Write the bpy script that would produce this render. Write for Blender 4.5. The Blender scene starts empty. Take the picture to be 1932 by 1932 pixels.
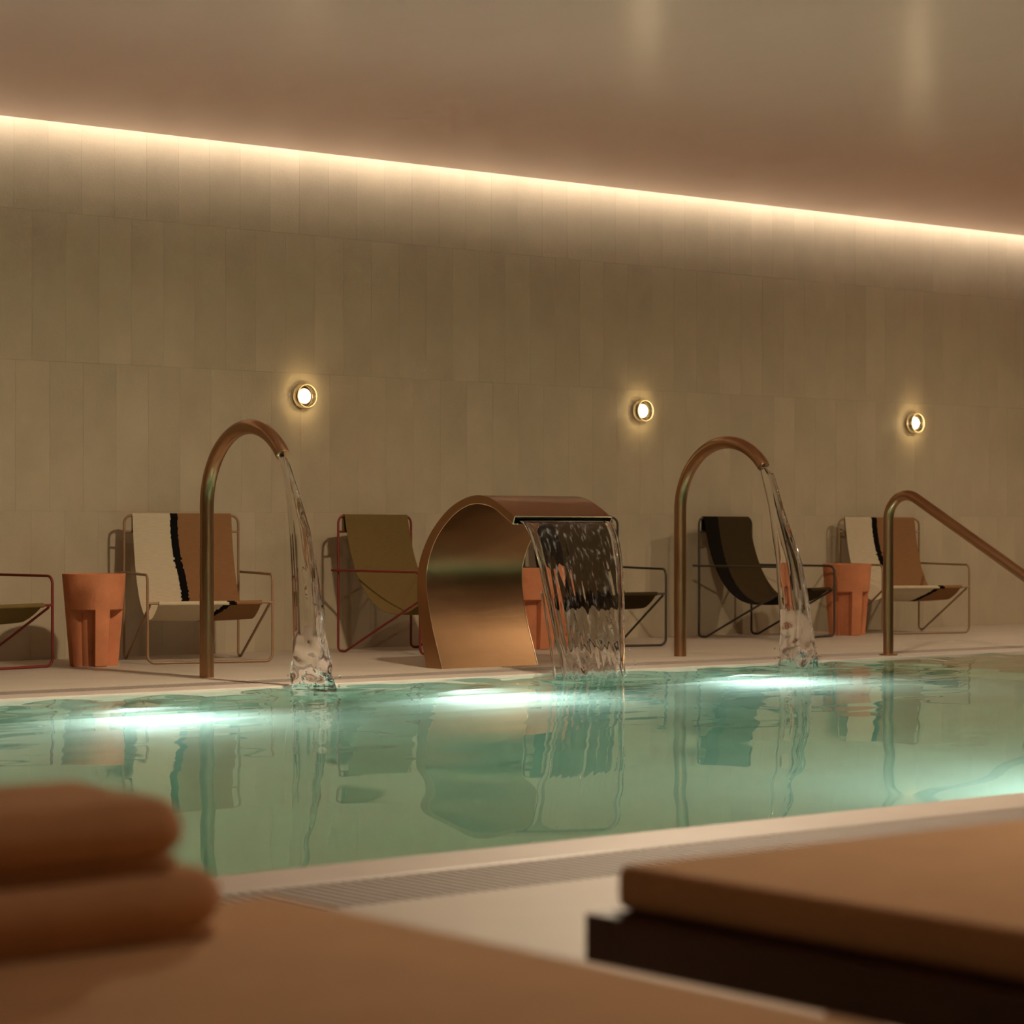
import bpy, bmesh, math, random
import numpy as np
from mathutils import Vector, noise

random.seed(7)
rng = np.random.default_rng(11)
sc = bpy.context.scene
col = sc.collection
PI = math.pi

# ------------------------------------------------------------------ camera
YAW = math.radians(38.6)
cam_d = bpy.data.cameras.new('camera')
cam = bpy.data.objects.new('camera', cam_d)
col.objects.link(cam)
cam.location = (0.0, 0.0, 0.68)
cam.rotation_euler = (PI / 2, 0.0, -YAW)
cam_d.sensor_width = 36.0
cam_d.sensor_fit = 'HORIZONTAL'
cam_d.lens = 85.0
cam_d.shift_y = 37.0 / 1932.0
cam_d.clip_start = 0.05
cam_d.clip_end = 200.0
cam_d.dof.use_dof = True
cam_d.dof.focus_distance = 11.2
cam_d.dof.aperture_fstop = 4.4
sc.camera = cam

# ------------------------------------------------------------------ world, exposure
world = bpy.data.worlds.new('world')
sc.world = world
world.use_nodes = True
world.node_tree.nodes['Background'].inputs['Color'].default_value = (0.0, 0.0, 0.0, 1)
world.node_tree.nodes['Background'].inputs['Strength'].default_value = 0.0
sc.view_settings.view_transform = 'Standard'
sc.view_settings.look = 'None'
sc.view_settings.gamma = 1.0
sc.view_settings.use_curve_mapping = False
sc.view_settings.exposure = 0.25
# ray depth: enough for water over a lit basin, without endless bounces
sc.cycles.max_bounces = 6
sc.cycles.diffuse_bounces = 3
sc.cycles.glossy_bounces = 4
sc.cycles.transmission_bounces = 8
sc.cycles.volume_bounces = 0
sc.cycles.use_light_tree = True
sc.cycles.sample_clamp_indirect = 20.0
sc.cycles.adaptive_threshold = 0.08
sc.cycles.adaptive_min_samples = 20

# light levels (each lamp is made further down by its own builder)
DOWN_COL = (1.0, 0.80, 0.57)
DOWN_SPOTS = [(6.1, 6.6, 165.0), (13.6, 8.4, 46.0), (4.6, 1.2, 43.0), (11.5, 6.9, 36.0)]     # x, y, watts; last pair added for near fill and bronze highlight
COVE_W = 2.2            # watts per metre
COVE_COL = (1.0, 0.88, 0.78)
SCONCE_E = 8.0
SCONCE_W = 1.1
SCONCE_COL = (1.0, 0.78, 0.45)
POOL_W = 21.0
POOL_COL = (1.0, 0.87, 0.97)

# main levels of the room
YW = 11.6               # face of the tiled wall
ZC = 2.84               # underside of the ceiling panel
YF, YN = 8.98, 4.10     # far and near pool edge
PD = 1.03               # pool depth
ZW = -0.012             # water level
X0, X1 = -3.0, 18.0     # room
YB = -2.6
PX0, PX1 = -1.5, 15.5   # pool

# ------------------------------------------------------------------ helpers
class MB:
    def __init__(self):
        self.v = []; self.f = []
    def add(self, vs, fs):
        o = len(self.v)
        self.v += [tuple(p) for p in vs]
        self.f += [tuple(i + o for i in q) for q in fs]
        return self
    def box(self, x0, x1, y0, y1, z0, z1, ch=0.0):
        if ch <= 0:
            vs = [(x0,y0,z0),(x1,y0,z0),(x1,y1,z0),(x0,y1,z0),(x0,y0,z1),(x1,y0,z1),(x1,y1,z1),(x0,y1,z1)]
            fs = [(0,3,2,1),(4,5,6,7),(0,1,5,4),(1,2,6,5),(2,3,7,6),(3,0,4,7)]
            return self.add(vs, fs)
        bm = bmesh.new()
        bmesh.ops.create_cube(bm, size=1.0)
        for v in bm.verts:
            v.co = Vector((x0 + (v.co.x + .5) * (x1 - x0), y0 + (v.co.y + .5) * (y1 - y0), z0 + (v.co.z + .5) * (z1 - z0)))
        bmesh.ops.bevel(bm, geom=list(bm.edges), offset=ch, segments=2, profile=0.6, affect='EDGES')
        bm.verts.index_update()
        self.add([v.co[:] for v in bm.verts], [[v.index for v in f.verts] for f in bm.faces])
        bm.free()
        return self
    def tube(self, pts, r, n=12, caps=True):
        P = [Vector(p) for p in pts]
        m = len(P)
        T = []
        for i in range(m):
            a = P[max(i - 1, 0)]; b = P[min(i + 1, m - 1)]
            T.append((b - a).normalized())
        up = Vector((1, 0, 0)) if abs(T[0].x) < 0.8 else Vector((0, 0, 1))
        nrm = (up - T[0] * up.dot(T[0])).normalized()
        vs = []; fs = []
        rr = r if hasattr(r, '__len__') else [r] * m
        for i in range(m):
            nrm = (nrm - T[i] * nrm.dot(T[i])).normalized()
            b = T[i].cross(nrm)
            for k in range(n):
                a = 2 * PI * k / n
                vs.append(P[i] + (nrm * math.cos(a) + b * math.sin(a)) * rr[i])
        for i in range(m - 1):
            for k in range(n):
                k2 = (k + 1) % n
                fs.append((i*n+k, i*n+k2, (i+1)*n+k2, (i+1)*n+k))
        if caps:
            fs.append(tuple(range(n - 1, -1, -1)))
            fs.append(tuple((m-1)*n + k for k in range(n)))
        return self.add(vs, fs)
    def lathe(self, prof, n=32, axis='z', origin=(0, 0, 0), cap=True):
        """prof: list of (r, h); axis z up or y (h towards -y)."""
        vs = []; fs = []
        for r, h in prof:
            for k in range(n):
                a = 2 * PI * k / n
                if axis == 'z':
                    vs.append((origin[0] + r*math.cos(a), origin[1] + r*math.sin(a), origin[2] + h))
                else:
                    vs.append((origin[0] + r*math.cos(a), origin[1] - h, origin[2] + r*math.sin(a)))
        m = len(prof)
        for i in range(m - 1):
            for k in range(n):
                k2 = (k + 1) % n
                fs.append((i*n+k, i*n+k2, (i+1)*n+k2, (i+1)*n+k))
        if cap:
            fs.append(tuple(range(n - 1, -1, -1)))
            fs.append(tuple((m-1)*n + k for k in range(n)))
        return self.add(vs, fs)
    def mesh(self, name, smooth=False):
        me = bpy.data.meshes.new(name)
        me.from_pydata(self.v, [], self.f)
        me.update()
        if smooth:
            me.shade_smooth()
            if smooth != 'all':
                me.set_sharp_from_angle(angle=math.radians(40))
        return me
    def build(self, name, mat, parent=None, smooth=False):
        return put(name, self.mesh(name, smooth), mat, parent)

def put(name, me, mat, parent=None):
    o = bpy.data.objects.new(name, me)
    col.objects.link(o)
    if mat is not None and not me.materials:
        me.materials.append(mat)
    if parent is not None:
        o.parent = parent
    return o

def recalc(o):
    bm = bmesh.new(); bm.from_mesh(o.data)
    bmesh.ops.recalc_face_normals(bm, faces=bm.faces)
    bm.to_mesh(o.data); bm.free()
    return o

def tag(o, label=None, cat=None, group=None, kind=None):
    if label: o['label'] = label
    if cat: o['category'] = cat
    if group: o['group'] = group
    if kind: o['kind'] = kind
    return o

def empty(name, loc, rz=0.0):
    o = bpy.data.objects.new(name, None)
    o.empty_display_size = 0.1
    o.location = loc
    o.rotation_euler = (0, 0, rz)
    col.objects.link(o)
    return o

def struct(o, label=None):
    o['kind'] = 'structure'
    if label: o['label'] = label
    return o

def fillet(pts, rad, seg=6):
    """polyline with rounded corners"""
    P = [Vector(p) for p in pts]
    out = [P[0]]
    for i in range(1, len(P) - 1):
        a, b, c = P[i-1], P[i], P[i+1]
        u = (a - b).normalized(); w = (c - b).normalized()
        ang = math.acos(max(-1, min(1, u.dot(w))))
        r = rad[i-1] if hasattr(rad, '__len__') else rad
        t = min(r / math.tan(ang / 2), (a-b).length*0.49, (c-b).length*0.49)
        p0 = b + u * t; p1 = b + w * t
        bis = (u + w).normalized()
        cen = b + bis * (t / math.cos(ang / 2))
        R = (p0 - cen).length
        e0 = (p0 - cen) / R; e1 = (p1 - cen) / R
        tot = math.acos(max(-1, min(1, e0.dot(e1))))
        for k in range(seg + 1):
            s = k / seg
            v = (e0 * math.sin((1-s)*tot) + e1 * math.sin(s*tot)) / max(math.sin(tot), 1e-6)
            out.append(cen + v * R)
    out.append(P[-1])
    return out

def catmull(pts, n):
    P = [np.array(p, float) for p in pts]
    P = [2*P[0]-P[1]] + P + [2*P[-1]-P[-2]]
    out = []
    for i in range(1, len(P) - 2):
        for k in range(n):
            t = k / n
            out.append(0.5*((2*P[i]) + (-P[i-1]+P[i+1])*t + (2*P[i-1]-5*P[i]+4*P[i+1]-P[i+2])*t*t + (-P[i-1]+3*P[i]-3*P[i+1]+P[i+2])*t**3))
    out.append(P[-2])
    return out

# ------------------------------------------------------------------ materials
def new_mat(name):
    m = bpy.data.materials.new(name)
    m.use_nodes = True
    nt = m.node_tree
    b = nt.nodes['Principled BSDF']
    return m, nt, b

def N(nt, t, **kw):
    n = nt.nodes.new(t)
    for k, v in kw.items():
        if k.startswith('i_'):
            n.inputs[k[2:].replace('_', ' ')].default_value = v
        else:
            setattr(n, k, v)
    return n

def noisy(name, color, rough=0.6, amount=0.12, scale=6.0, bump=0.0, bscale=120.0, metallic=0.0, spec=0.5, stretch=(1, 1, 1), coords='Object', rnd=0.0, rvar=0.0):
    m, nt, b = new_mat(name)
    tc = N(nt, 'ShaderNodeTexCoord')
    mp = N(nt, 'ShaderNodeMapping'); mp.inputs['Scale'].default_value = stretch
    nt.links.new(tc.outputs[coords], mp.inputs['Vector'])
    if rnd > 0:
        # alike pieces share one mesh: move each piece to its own place in the pattern
        oi0 = N(nt, 'ShaderNodeObjectInfo')
        of = N(nt, 'ShaderNodeVectorMath', operation='SCALE'); of.inputs[0].default_value = (31.0, 17.0, 53.0)
        nt.links.new(oi0.outputs['Random'], of.inputs['Scale'])
        nt.links.new(of.outputs[0], mp.inputs['Location'])
    nz = N(nt, 'ShaderNodeTexNoise'); nz.inputs['Scale'].default_value = scale; nz.inputs['Detail'].default_value = 6.0; nz.inputs['Roughness'].default_value = 0.6
    nt.links.new(mp.outputs[0], nz.inputs['Vector'])
    mr = N(nt, 'ShaderNodeMapRange'); mr.inputs[1].default_value = 0.3; mr.inputs[2].default_value = 0.7
    mr.inputs[3].default_value = 1.0 - amount; mr.inputs[4].default_value = 1.0 + amount
    nt.links.new(nz.outputs['Fac'], mr.inputs[0])
    val = mr.outputs[0]
    if rnd > 0:
        oi = N(nt, 'ShaderNodeObjectInfo')
        r2 = N(nt, 'ShaderNodeMapRange'); r2.inputs[3].default_value = 1 - rnd; r2.inputs[4].default_value = 1 + rnd
        nt.links.new(oi.outputs['Random'], r2.inputs[0])
        mu = N(nt, 'ShaderNodeMath', operation='MULTIPLY')
        nt.links.new(val, mu.inputs[0]); nt.links.new(r2.outputs[0], mu.inputs[1])
        val = mu.outputs[0]
    mx = N(nt, 'ShaderNodeVectorMath', operation='SCALE'); mx.inputs[0].default_value = color
    nt.links.new(val, mx.inputs['Scale'])
    nt.links.new(mx.outputs[0], b.inputs['Base Color'])
    b.inputs['Roughness'].default_value = rough
    b.inputs['Metallic'].default_value = metallic
    b.inputs['Specular IOR Level'].default_value = spec
    if rvar > 0:
        r3 = N(nt, 'ShaderNodeMapRange'); r3.inputs[1].default_value = 0.3; r3.inputs[2].default_value = 0.7
        r3.inputs[3].default_value = rough - rvar; r3.inputs[4].default_value = rough + rvar
        nt.links.new(nz.outputs['Fac'], r3.inputs[0]); nt.links.new(r3.outputs[0], b.inputs['Roughness'])
    if bump > 0:
        n2 = N(nt, 'ShaderNodeTexNoise'); n2.inputs['Scale'].default_value = bscale; n2.inputs['Detail'].default_value = 3.0
        nt.links.new(mp.outputs[0], n2.inputs['Vector'])
        bp = N(nt, 'ShaderNodeBump'); bp.inputs['Strength'].default_value = bump; bp.inputs['Distance'].default_value = 0.004
        nt.links.new(n2.outputs['Fac'], bp.inputs['Height'])
        nt.links.new(bp.outputs[0], b.inputs['Normal'])
    return m

def emissive(name, color, strength):
    m, nt, b = new_mat(name)
    b.inputs['Base Color'].default_value = (*color, 1)
    b.inputs['Emission Color'].default_value = (*color, 1)
    b.inputs['Emission Strength'].default_value = strength
    return m

M = {}
M['tile'] = noisy('wall_tile_stone', (0.50, 0.42, 0.285), 0.55, 0.09, 3.0, 0.35, 160.0, spec=0.35, stretch=(1, 1, 0.8), rnd=0.025)
M['joint'] = noisy('tile_joint', (0.34, 0.29, 0.20), 0.9, 0.05)
M['plaster'] = noisy('room_plaster', (0.42, 0.34, 0.25), 0.8, 0.05, 2.0)
M['ceiling'] = noisy('satin_ceiling_paint', (0.94, 0.52, 0.45), 0.24, 0.03, 1.2, spec=0.5, stretch=(1, 0.25, 1))
M['deck'] = noisy('beige_deck_stone', (0.54, 0.475, 0.385), 0.55, 0.06, 3.0, 0.15, 90.0, spec=0.35)
M['coping'] = noisy('pale_coping_stone', (0.56, 0.485, 0.42), 0.45, 0.05, 5.0, 0.1, 120.0, spec=0.4)
M['grate'] = noisy('grate_resin', (0.44, 0.38, 0.33), 0.6, 0.05, 8.0)
M['channel'] = noisy('channel_dark', (0.10, 0.085, 0.07), 0.8, 0.05)
M['pool'] = noisy('pool_lining', (0.47, 0.54, 0.48), 0.5, 0.04, 2.0)
M['step'] = noisy('pool_step_stone', (0.50, 0.45, 0.33), 0.6, 0.06, 5.0)
M['bronze'] = noisy('brushed_bronze', (0.40, 0.235, 0.125), 0.30, 0.06, 3.0, 0.03, 60.0, metallic=1.0, stretch=(1, 1, 1), rvar=0.03)
M['bronze_sheet'] = noisy('brushed_bronze_sheet', (0.33, 0.19, 0.095), 0.33, 0.10, 3.0, 0.06, 50.0, metallic=1.0, stretch=(0.35, 1.5, 1.5), rvar=0.05)
M['bronze_edge'] = noisy('bright_brass_edge', (0.78, 0.62, 0.40), 0.25, 0.05, 30.0, metallic=1.0)
M['dark'] = noisy('painted_cavity_shade', (0.02, 0.016, 0.012), 0.7, 0.05)  # near-black colour standing for the shade inside spout and waterfall mouths
M['terracotta'] = noisy('terracotta_clay', (0.58, 0.215, 0.098), 0.75, 0.14, 9.0, 0.35, 140.0, spec=0.25)
M['red_steel'] = noisy('dark_red_steel', (0.20, 0.020, 0.012), 0.45, 0.05, 20.0)
M['black_steel'] = noisy('black_steel', (0.050, 0.038, 0.024), 0.45, 0.05, 20.0)
M['tan_steel'] = noisy('cashmere_brown_steel', (0.30, 0.175, 0.085), 0.45, 0.05, 20.0)
M['tan_steel_light'] = noisy('cashmere_steel', (0.30, 0.19, 0.09), 0.45, 0.05, 20.0)
M['mattress'] = noisy('rust_mattress_fabric', (0.66, 0.415, 0.225), 0.9, 0.05, 10.0, 0.4, 400.0, spec=0.1)
M['towel'] = noisy('rust_towel_terry', (0.68, 0.40, 0.22), 0.95, 0.08, 12.0, 0.9, 260.0, spec=0.05)
M['wood'] = noisy('dark_brown_wood', (0.085, 0.038, 0.018), 0.5, 0.2, 4.0, 0.1, 60.0, stretch=(6, 1, 6))
M['sconce_base'] = noisy('sconce_dark_brass', (0.10, 0.065, 0.03), 0.4, 0.05, 20.0, metallic=1.0)
M['sconce_ring'] = noisy('sconce_brass_ring', (0.85, 0.66, 0.36), 0.25, 0.03, 20.0, metallic=1.0)
def glowing_glass(name, color):
    m = bpy.data.materials.new(name); m.use_nodes = True
    nt = m.node_tree; nt.nodes.clear()
    out = N(nt, 'ShaderNodeOutputMaterial')
    a = N(nt, 'ShaderNodeBsdfTranslucent'); a.inputs['Color'].default_value = (*color, 1)
    b = N(nt, 'ShaderNodeBsdfDiffuse'); b.inputs['Color'].default_value = (*color, 1)
    mx = N(nt, 'ShaderNodeMixShader'); mx.inputs[0].default_value = 0.4
    nt.links.new(a.outputs[0], mx.inputs[1]); nt.links.new(b.outputs[0], mx.inputs[2]); nt.links.new(mx.outputs[0], out.inputs['Surface'])
    return m
M['ring_glass'] = glowing_glass('frosted_glass_rim', (0.95, 0.84, 0.62))
M['bulb'] = emissive('sconce_bulb_glow', SCONCE_COL, SCONCE_E)
M['down_lens'] = emissive('downlight_lens_glow', DOWN_COL, 8.0)
M['pool_lens'] = emissive('pool_lamp_glow', POOL_COL, 3.0)
M['led'] = emissive('led_strip_glow', COVE_COL, 4.0)
M['white_metal'] = noisy('white_enamel', (0.7, 0.66, 0.6), 0.4, 0.03)

def water_mat(name, bump=0.0, bscale=30.0, absorb=None, dens=1.0, stretch=(1, 1, 1)):
    m = bpy.data.materials.new(name); m.use_nodes = True
    nt = m.node_tree; nt.nodes.clear()
    out = N(nt, 'ShaderNodeOutputMaterial')
    g = N(nt, 'ShaderNodeBsdfGlass'); g.inputs['IOR'].default_value = 1.333; g.inputs['Roughness'].default_value = 0.0
    g.inputs['Color'].default_value = (1, 1, 1, 1)
    nt.links.new(g.outputs[0], out.inputs['Surface'])
    if bump > 0:
        tc = N(nt, 'ShaderNodeTexCoord'); mp = N(nt, 'ShaderNodeMapping'); mp.inputs['Scale'].default_value = stretch
        nz = N(nt, 'ShaderNodeTexNoise'); nz.inputs['Scale'].default_value = bscale; nz.inputs['Detail'].default_value = 2.0
        bp = N(nt, 'ShaderNodeBump'); bp.inputs['Strength'].default_value = bump; bp.inputs['Distance'].default_value = 0.01
        nt.links.new(tc.outputs['Object'], mp.inputs['Vector']); nt.links.new(mp.outputs[0], nz.inputs['Vector'])
        nt.links.new(nz.outputs['Fac'], bp.inputs['Height']); nt.links.new(bp.outputs[0], g.inputs['Normal'])
    if absorb:
        va = N(nt, 'ShaderNodeVolumeAbsorption'); va.inputs['Color'].default_value = (*absorb, 1); va.inputs['Density'].default_value = dens
        nt.links.new(va.outputs[0], out.inputs['Volume'])
    return m
M['water'] = water_mat('pool_water', 0.0, absorb=(0.30, 0.88, 0.66), dens=0.36)
def fall_mat():
    m = water_mat('falling_water', 0.0)
    nt = m.node_tree
    g = next(n for n in nt.nodes if n.type == 'BSDF_GLASS')
    out = next(n for n in nt.nodes if n.type == 'OUTPUT_MATERIAL')
    tc = N(nt, 'ShaderNodeTexCoord'); mp = N(nt, 'ShaderNodeMapping'); mp.inputs['Scale'].default_value = (60, 60, 5)
    nz = N(nt, 'ShaderNodeTexNoise'); nz.inputs['Scale'].default_value = 1.0; nz.inputs['Detail'].default_value = 3.0
    mr = N(nt, 'ShaderNodeMapRange'); mr.inputs[1].default_value = 0.56; mr.inputs[2].default_value = 0.85; mr.inputs[3].default_value = 0.0; mr.inputs[4].default_value = 0.22
    df = N(nt, 'ShaderNodeBsdfDiffuse'); df.inputs['Color'].default_value = (0.85, 0.85, 0.82, 1)
    mx = N(nt, 'ShaderNodeMixShader')
    nt.links.new(tc.outputs['Object'], mp.inputs['Vector']); nt.links.new(mp.outputs[0], nz.inputs['Vector'])
    nt.links.new(nz.outputs['Fac'], mr.inputs[0]); nt.links.new(mr.outputs[0], mx.inputs[0])
    nt.links.new(g.outputs[0], mx.inputs[1]); nt.links.new(df.outputs[0], mx.inputs[2]); nt.links.new(mx.outputs[0], out.inputs['Surface'])
    return m
M['fall'] = fall_mat()

def clear_glass(name):
    m = bpy.data.materials.new(name); m.use_nodes = True
    nt = m.node_tree; nt.nodes.clear()
    out = N(nt, 'ShaderNodeOutputMaterial')
    tr = N(nt, 'ShaderNodeBsdfTransparent'); tr.inputs['Color'].default_value = (0.93, 0.90, 0.84, 1)
    gl = N(nt, 'ShaderNodeBsdfGlossy'); gl.inputs['Roughness'].default_value = 0.08
    fr = N(nt, 'ShaderNodeFresnel'); fr.inputs['IOR'].default_value = 1.5
    mx = N(nt, 'ShaderNodeMixShader')
    nt.links.new(fr.outputs[0], mx.inputs[0]); nt.links.new(tr.outputs[0], mx.inputs[1]); nt.links.new(gl.outputs[0], mx.inputs[2])
    nt.links.new(mx.outputs[0], out.inputs['Surface'])
    return m
M['glass'] = clear_glass('sconce_clear_glass')

def fabric(name, kind):
    """woven sling: UV u runs across the seat, v from top bar (0) to front bar (1)"""
    m, nt, b = new_mat(name)
    uv = N(nt, 'ShaderNodeUVMap')
    sx = N(nt, 'ShaderNodeSeparateXYZ'); nt.links.new(uv.outputs[0], sx.inputs[0])
    # stepped v so that the woven edges are jagged
    st = N(nt, 'ShaderNodeMath', operation='SNAP'); st.inputs[1].default_value = 0.012
    nt.links.new(sx.outputs['Y'], st.inputs[0])
    cv = N(nt, 'ShaderNodeFloatCurve')
    c = cv.mapping.curves[0]
    if kind == 'cream':
        pts = [(0.0, 0.375), (0.2, 0.385), (0.33, 0.42), (0.42, 0.425), (0.5, 0.41), (0.62, 0.43), (0.72, 0.455), (0.80, 0.50), (0.90, 0.61), (1.0, 0.71)]
    else:
        pts = [(0.0, 0.30), (0.3, 0.28), (0.5, 0.27), (0.7, 0.30), (0.85, 0.42), (1.0, 0.60)]
    c.points[0].location = pts[0]; c.points[1].location = pts[-1]
    for p in pts[1:-1]: c.points.new(*p)
    cv.mapping.update()
    nt.links.new(st.outputs[0], cv.inputs['Value'])
    nz = N(nt, 'ShaderNodeTexNoise'); nz.noise_dimensions = '1D'; nz.inputs['Scale'].default_value = 60.0; nz.inputs['Detail'].default_value = 1.0
    nt.links.new(st.outputs[0], nz.inputs['W'])
    nm = N(nt, 'ShaderNodeMapRange'); nm.inputs[3].default_value = -0.015; nm.inputs[4].default_value = 0.015
    nt.links.new(nz.outputs['Fac'], nm.inputs[0])
    ed = N(nt, 'ShaderNodeMath', operation='ADD'); nt.links.new(cv.outputs[0], ed.inputs[0]); nt.links.new(nm.outputs[0], ed.inputs[1])
    df = N(nt, 'ShaderNodeMath', operation='SUBTRACT'); nt.links.new(sx.outputs['X'], df.inputs[0]); nt.links.new(ed.outputs[0], df.inputs[1])
    g1 = N(nt, 'ShaderNodeMath', operation='GREATER_THAN'); g1.inputs[1].default_value = 0.0; nt.links.new(df.outputs[0], g1.inputs[0])
    g2 = N(nt, 'ShaderNodeMath', operation='GREATER_THAN'); g2.inputs[1].default_value = 0.075; nt.links.new(df.outputs[0], g2.inputs[0])
    pal = {'cream': ((0.58, 0.49, 0.335), (0.006, 0.005, 0.004), (0.27, 0.135, 0.058)),
           'dark': ((0.010, 0.007, 0.005), (0.055, 0.036, 0.014), (0.055, 0.036, 0.014)),
           'olive': ((0.185, 0.125, 0.042),) * 3}[kind]
    m1 = N(nt, 'ShaderNodeMix', data_type='RGBA'); m1.inputs['A'].default_value = (*pal[0], 1); m1.inputs['B'].default_value = (*pal[1], 1)
    m2 = N(nt, 'ShaderNodeMix', data_type='RGBA'); m2.inputs['B'].default_value = (*pal[2], 1)
    nt.links.new(g1.outputs[0], m1.inputs['Factor'])
    nt.links.new(m1.outputs['Result'], m2.inputs['A']); nt.links.new(g2.outputs[0], m2.inputs['Factor'])
    # weave: fine cross ribs
    wv = N(nt, 'ShaderNodeTexNoise'); wv.inputs['Scale'].default_value = 40.0
    mpv = N(nt, 'ShaderNodeMapping'); mpv.inputs['Scale'].default_value = (0.3, 8, 1)
    nt.links.new(uv.outputs[0], mpv.inputs['Vector']); nt.links.new(mpv.outputs[0], wv.inputs['Vector'])
    wr = N(nt, 'ShaderNodeMapRange'); wr.inputs[3].default_value = 0.82; wr.inputs[4].default_value = 1.18
    nt.links.new(wv.outputs['Fac'], wr.inputs[0])
    sm = N(nt, 'ShaderNodeVectorMath', operation='SCALE')
    nt.links.new(m2.outputs['Result'], sm.inputs[0]); nt.links.new(wr.outputs[0], sm.inputs['Scale'])
    nt.links.new(sm.outputs[0], b.inputs['Base Color'])
    b.inputs['Roughness'].default_value = 0.95
    b.inputs['Specular IOR Level'].default_value = 0.1
    bp = N(nt, 'ShaderNodeBump'); bp.inputs['Strength'].default_value = 0.3; bp.inputs['Distance'].default_value = 0.003
    nt.links.new(wv.outputs['Fac'], bp.inputs['Height']); nt.links.new(bp.outputs[0], b.inputs['Normal'])
    return m
for k in ('cream', 'dark', 'olive'):
    M['fab_' + k] = fabric('woven_' + k + '_sling', k)

# ------------------------------------------------------------------ structure: room shell
def area(name, loc, rot, sx, sy, watts, color, parent=None, shape='RECTANGLE', spread=None):
    d = bpy.data.lights.new(name, 'AREA')
    d.shape = shape; d.size = sx
    if shape in ('RECTANGLE', 'ELLIPSE'): d.size_y = sy
    d.energy = watts; d.color = color
    if spread: d.spread = spread
    o = bpy.data.objects.new(name, d)
    col.objects.link(o)
    o.location = loc; o.rotation_euler = rot
    if parent is not None: o.parent = parent
    return o

# back wall with its stone tiles (each tile its own part)
wall = struct(MB().box(X0, X1, YW + 0.012, YW + 0.2, -0.05, 3.2).build('wall_back', M['joint']), 'stone tiled back wall')
TW, rows = 0.2, [(0.0, 0.79, 0.0), (0.79, 1.588, 0.11), (1.588, 2.385, 0.005), (2.385, 3.06, 0.1)]
for ri, (z0, z1, ph) in enumerate(rows):
    g = 0.0003
    me = MB().box(-TW/2 + g, TW/2 - g, 0.0, 0.0118, z0 + g, z1 - g, 0.0003).mesh('tile')
    me.materials.append(M['tile'])
    xa = 3.4
    k0 = math.ceil((xa - ph) / TW)
    for k in range(68):
        o = put('tile', me, None, wall)
        o.location = ((k0 + k) * TW + ph + TW/2, YW + random.uniform(-0.00012, 0.00012), 0.0)
    xs, xe = (k0) * TW + ph, (k0 + 68) * TW + ph
    # plain continuation beyond the picture on both sides
    o = MB().box(X0, xs - 0.002, YW, YW + 0.0118, z0, z1).box(xe + 0.002, X1, YW, YW + 0.0118, z0, z1).build('tile_field', M['tile'], wall)

# other walls, ceiling panel, cove above it
struct(MB().box(X0, X1, YB - 0.2, YB, -0.05, 3.2).build('wall_front', M['plaster']), 'plain plaster wall behind the viewer')
struct(MB().box(X0 - 0.2, X0, YB - 0.2, YW + 0.2, -0.05, 3.2).build('wall_left', M['plaster']), 'plain plaster wall at the left end')
struct(MB().box(X1, X1 + 0.2, YB - 0.2, YW + 0.2, -0.05, 3.2).build('wall_right', M['plaster']), 'plain plaster wall at the right end')
GAP = 0.14
struct(MB().box(X0, X1, YB, YW - GAP, ZC, ZC + 0.035, 0).build('ceiling', M['ceiling']), 'smooth satin brown ceiling')
struct(MB().box(X0, X1, YB, YW + 0.2, 3.02, 3.2).build('trim_1', M['ceiling']), 'slab above the ceiling cove')

# deck, coping, drains
PX0b, PX1b = PX0 - 0.2, PX1 + 0.2
GF0, GF1 = YF + 0.21, YF + 0.42      # far grate
GN0, GN1 = YN - 0.50, YN - 0.21      # near grate
fl = MB()
fl.box(X0, X1, GF1, YW + 0.012, -0.2, 0.0)
fl.box(X0, X1, YB, GN0, -0.2, 0.0)
fl.box(X0, PX0b, GN0, GF1, -0.2, 0.0)
fl.box(PX1b, X1, GN0, GF1, -0.2, 0.0)
floor = struct(fl.build('floor', M['deck']), 'beige stone pool deck')
for nm, y0, y1, lab in (('trim_2', YF, GF0, 'pale coping along the far pool edge'), ('trim_3', YN - 0.21, YN, 'pale coping along the near pool edge')):
    struct(MB().box(PX0b, PX1b, y0, y1, -0.04, 0.0, 0.006).build(nm, M['coping']), lab)
for nm, x0, x1, lab in (('trim_4', PX0b, PX0, 'pale coping at the left pool end'), ('trim_5', PX1, PX1b, 'pale coping at the right pool end')):
    struct(MB().box(x0, x1, YN, YF, -0.04, 0.0).build(nm, M['coping']), lab)

# near drain: every bar of the visible stretch is a part, the rest is joined
def bars(mb, xs, y0, y1, w):
    for x in xs: mb.box(x - w/2, x + w/2, y0, y1, -0.018, -0.001)
near = empty('drain_grate', (0, 0, 0))
tag(near, 'beige slatted drain grate between the loungers and the near pool edge', 'drain grate')
MB().box(PX0b, PX1b, GN0 + 0.001, GN1 - 0.001, -0.12, -0.06).build('channel', M['channel'], near)
SP = 0.026
me = MB().box(-0.0080, 0.0080, GN0 + 0.012, GN1 - 0.012, -0.018, -0.001).mesh('slat'); me.materials.append(M['grate'])
xa, xb = 2.20, 3.62
n_s = int(round((xb - xa) / SP))
for k in range(n_s):
    o = put('slat', me, None, near); o.location = (xa + (k + 0.5) * SP, 0, 0)
rest = MB()
bars(rest, [xa - SP*(k + 0.5) for k in range(int((xa - PX0)/SP))], GN0 + 0.012, GN1 - 0.012, 0.0160)
bars(rest, [xa + SP*(k + 0.5) for k in range(n_s, int((PX1 - xa)/SP))], GN0 + 0.012, GN1 - 0.012, 0.0160)
tag(rest.build('slats_beyond', M['grate'], near), kind='stuff')
MB().box(PX0b, PX1b, GN0 + 0.001, GN0 + 0.011, -0.03, -0.0005).build('edge_rail', M['grate'], near)
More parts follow.
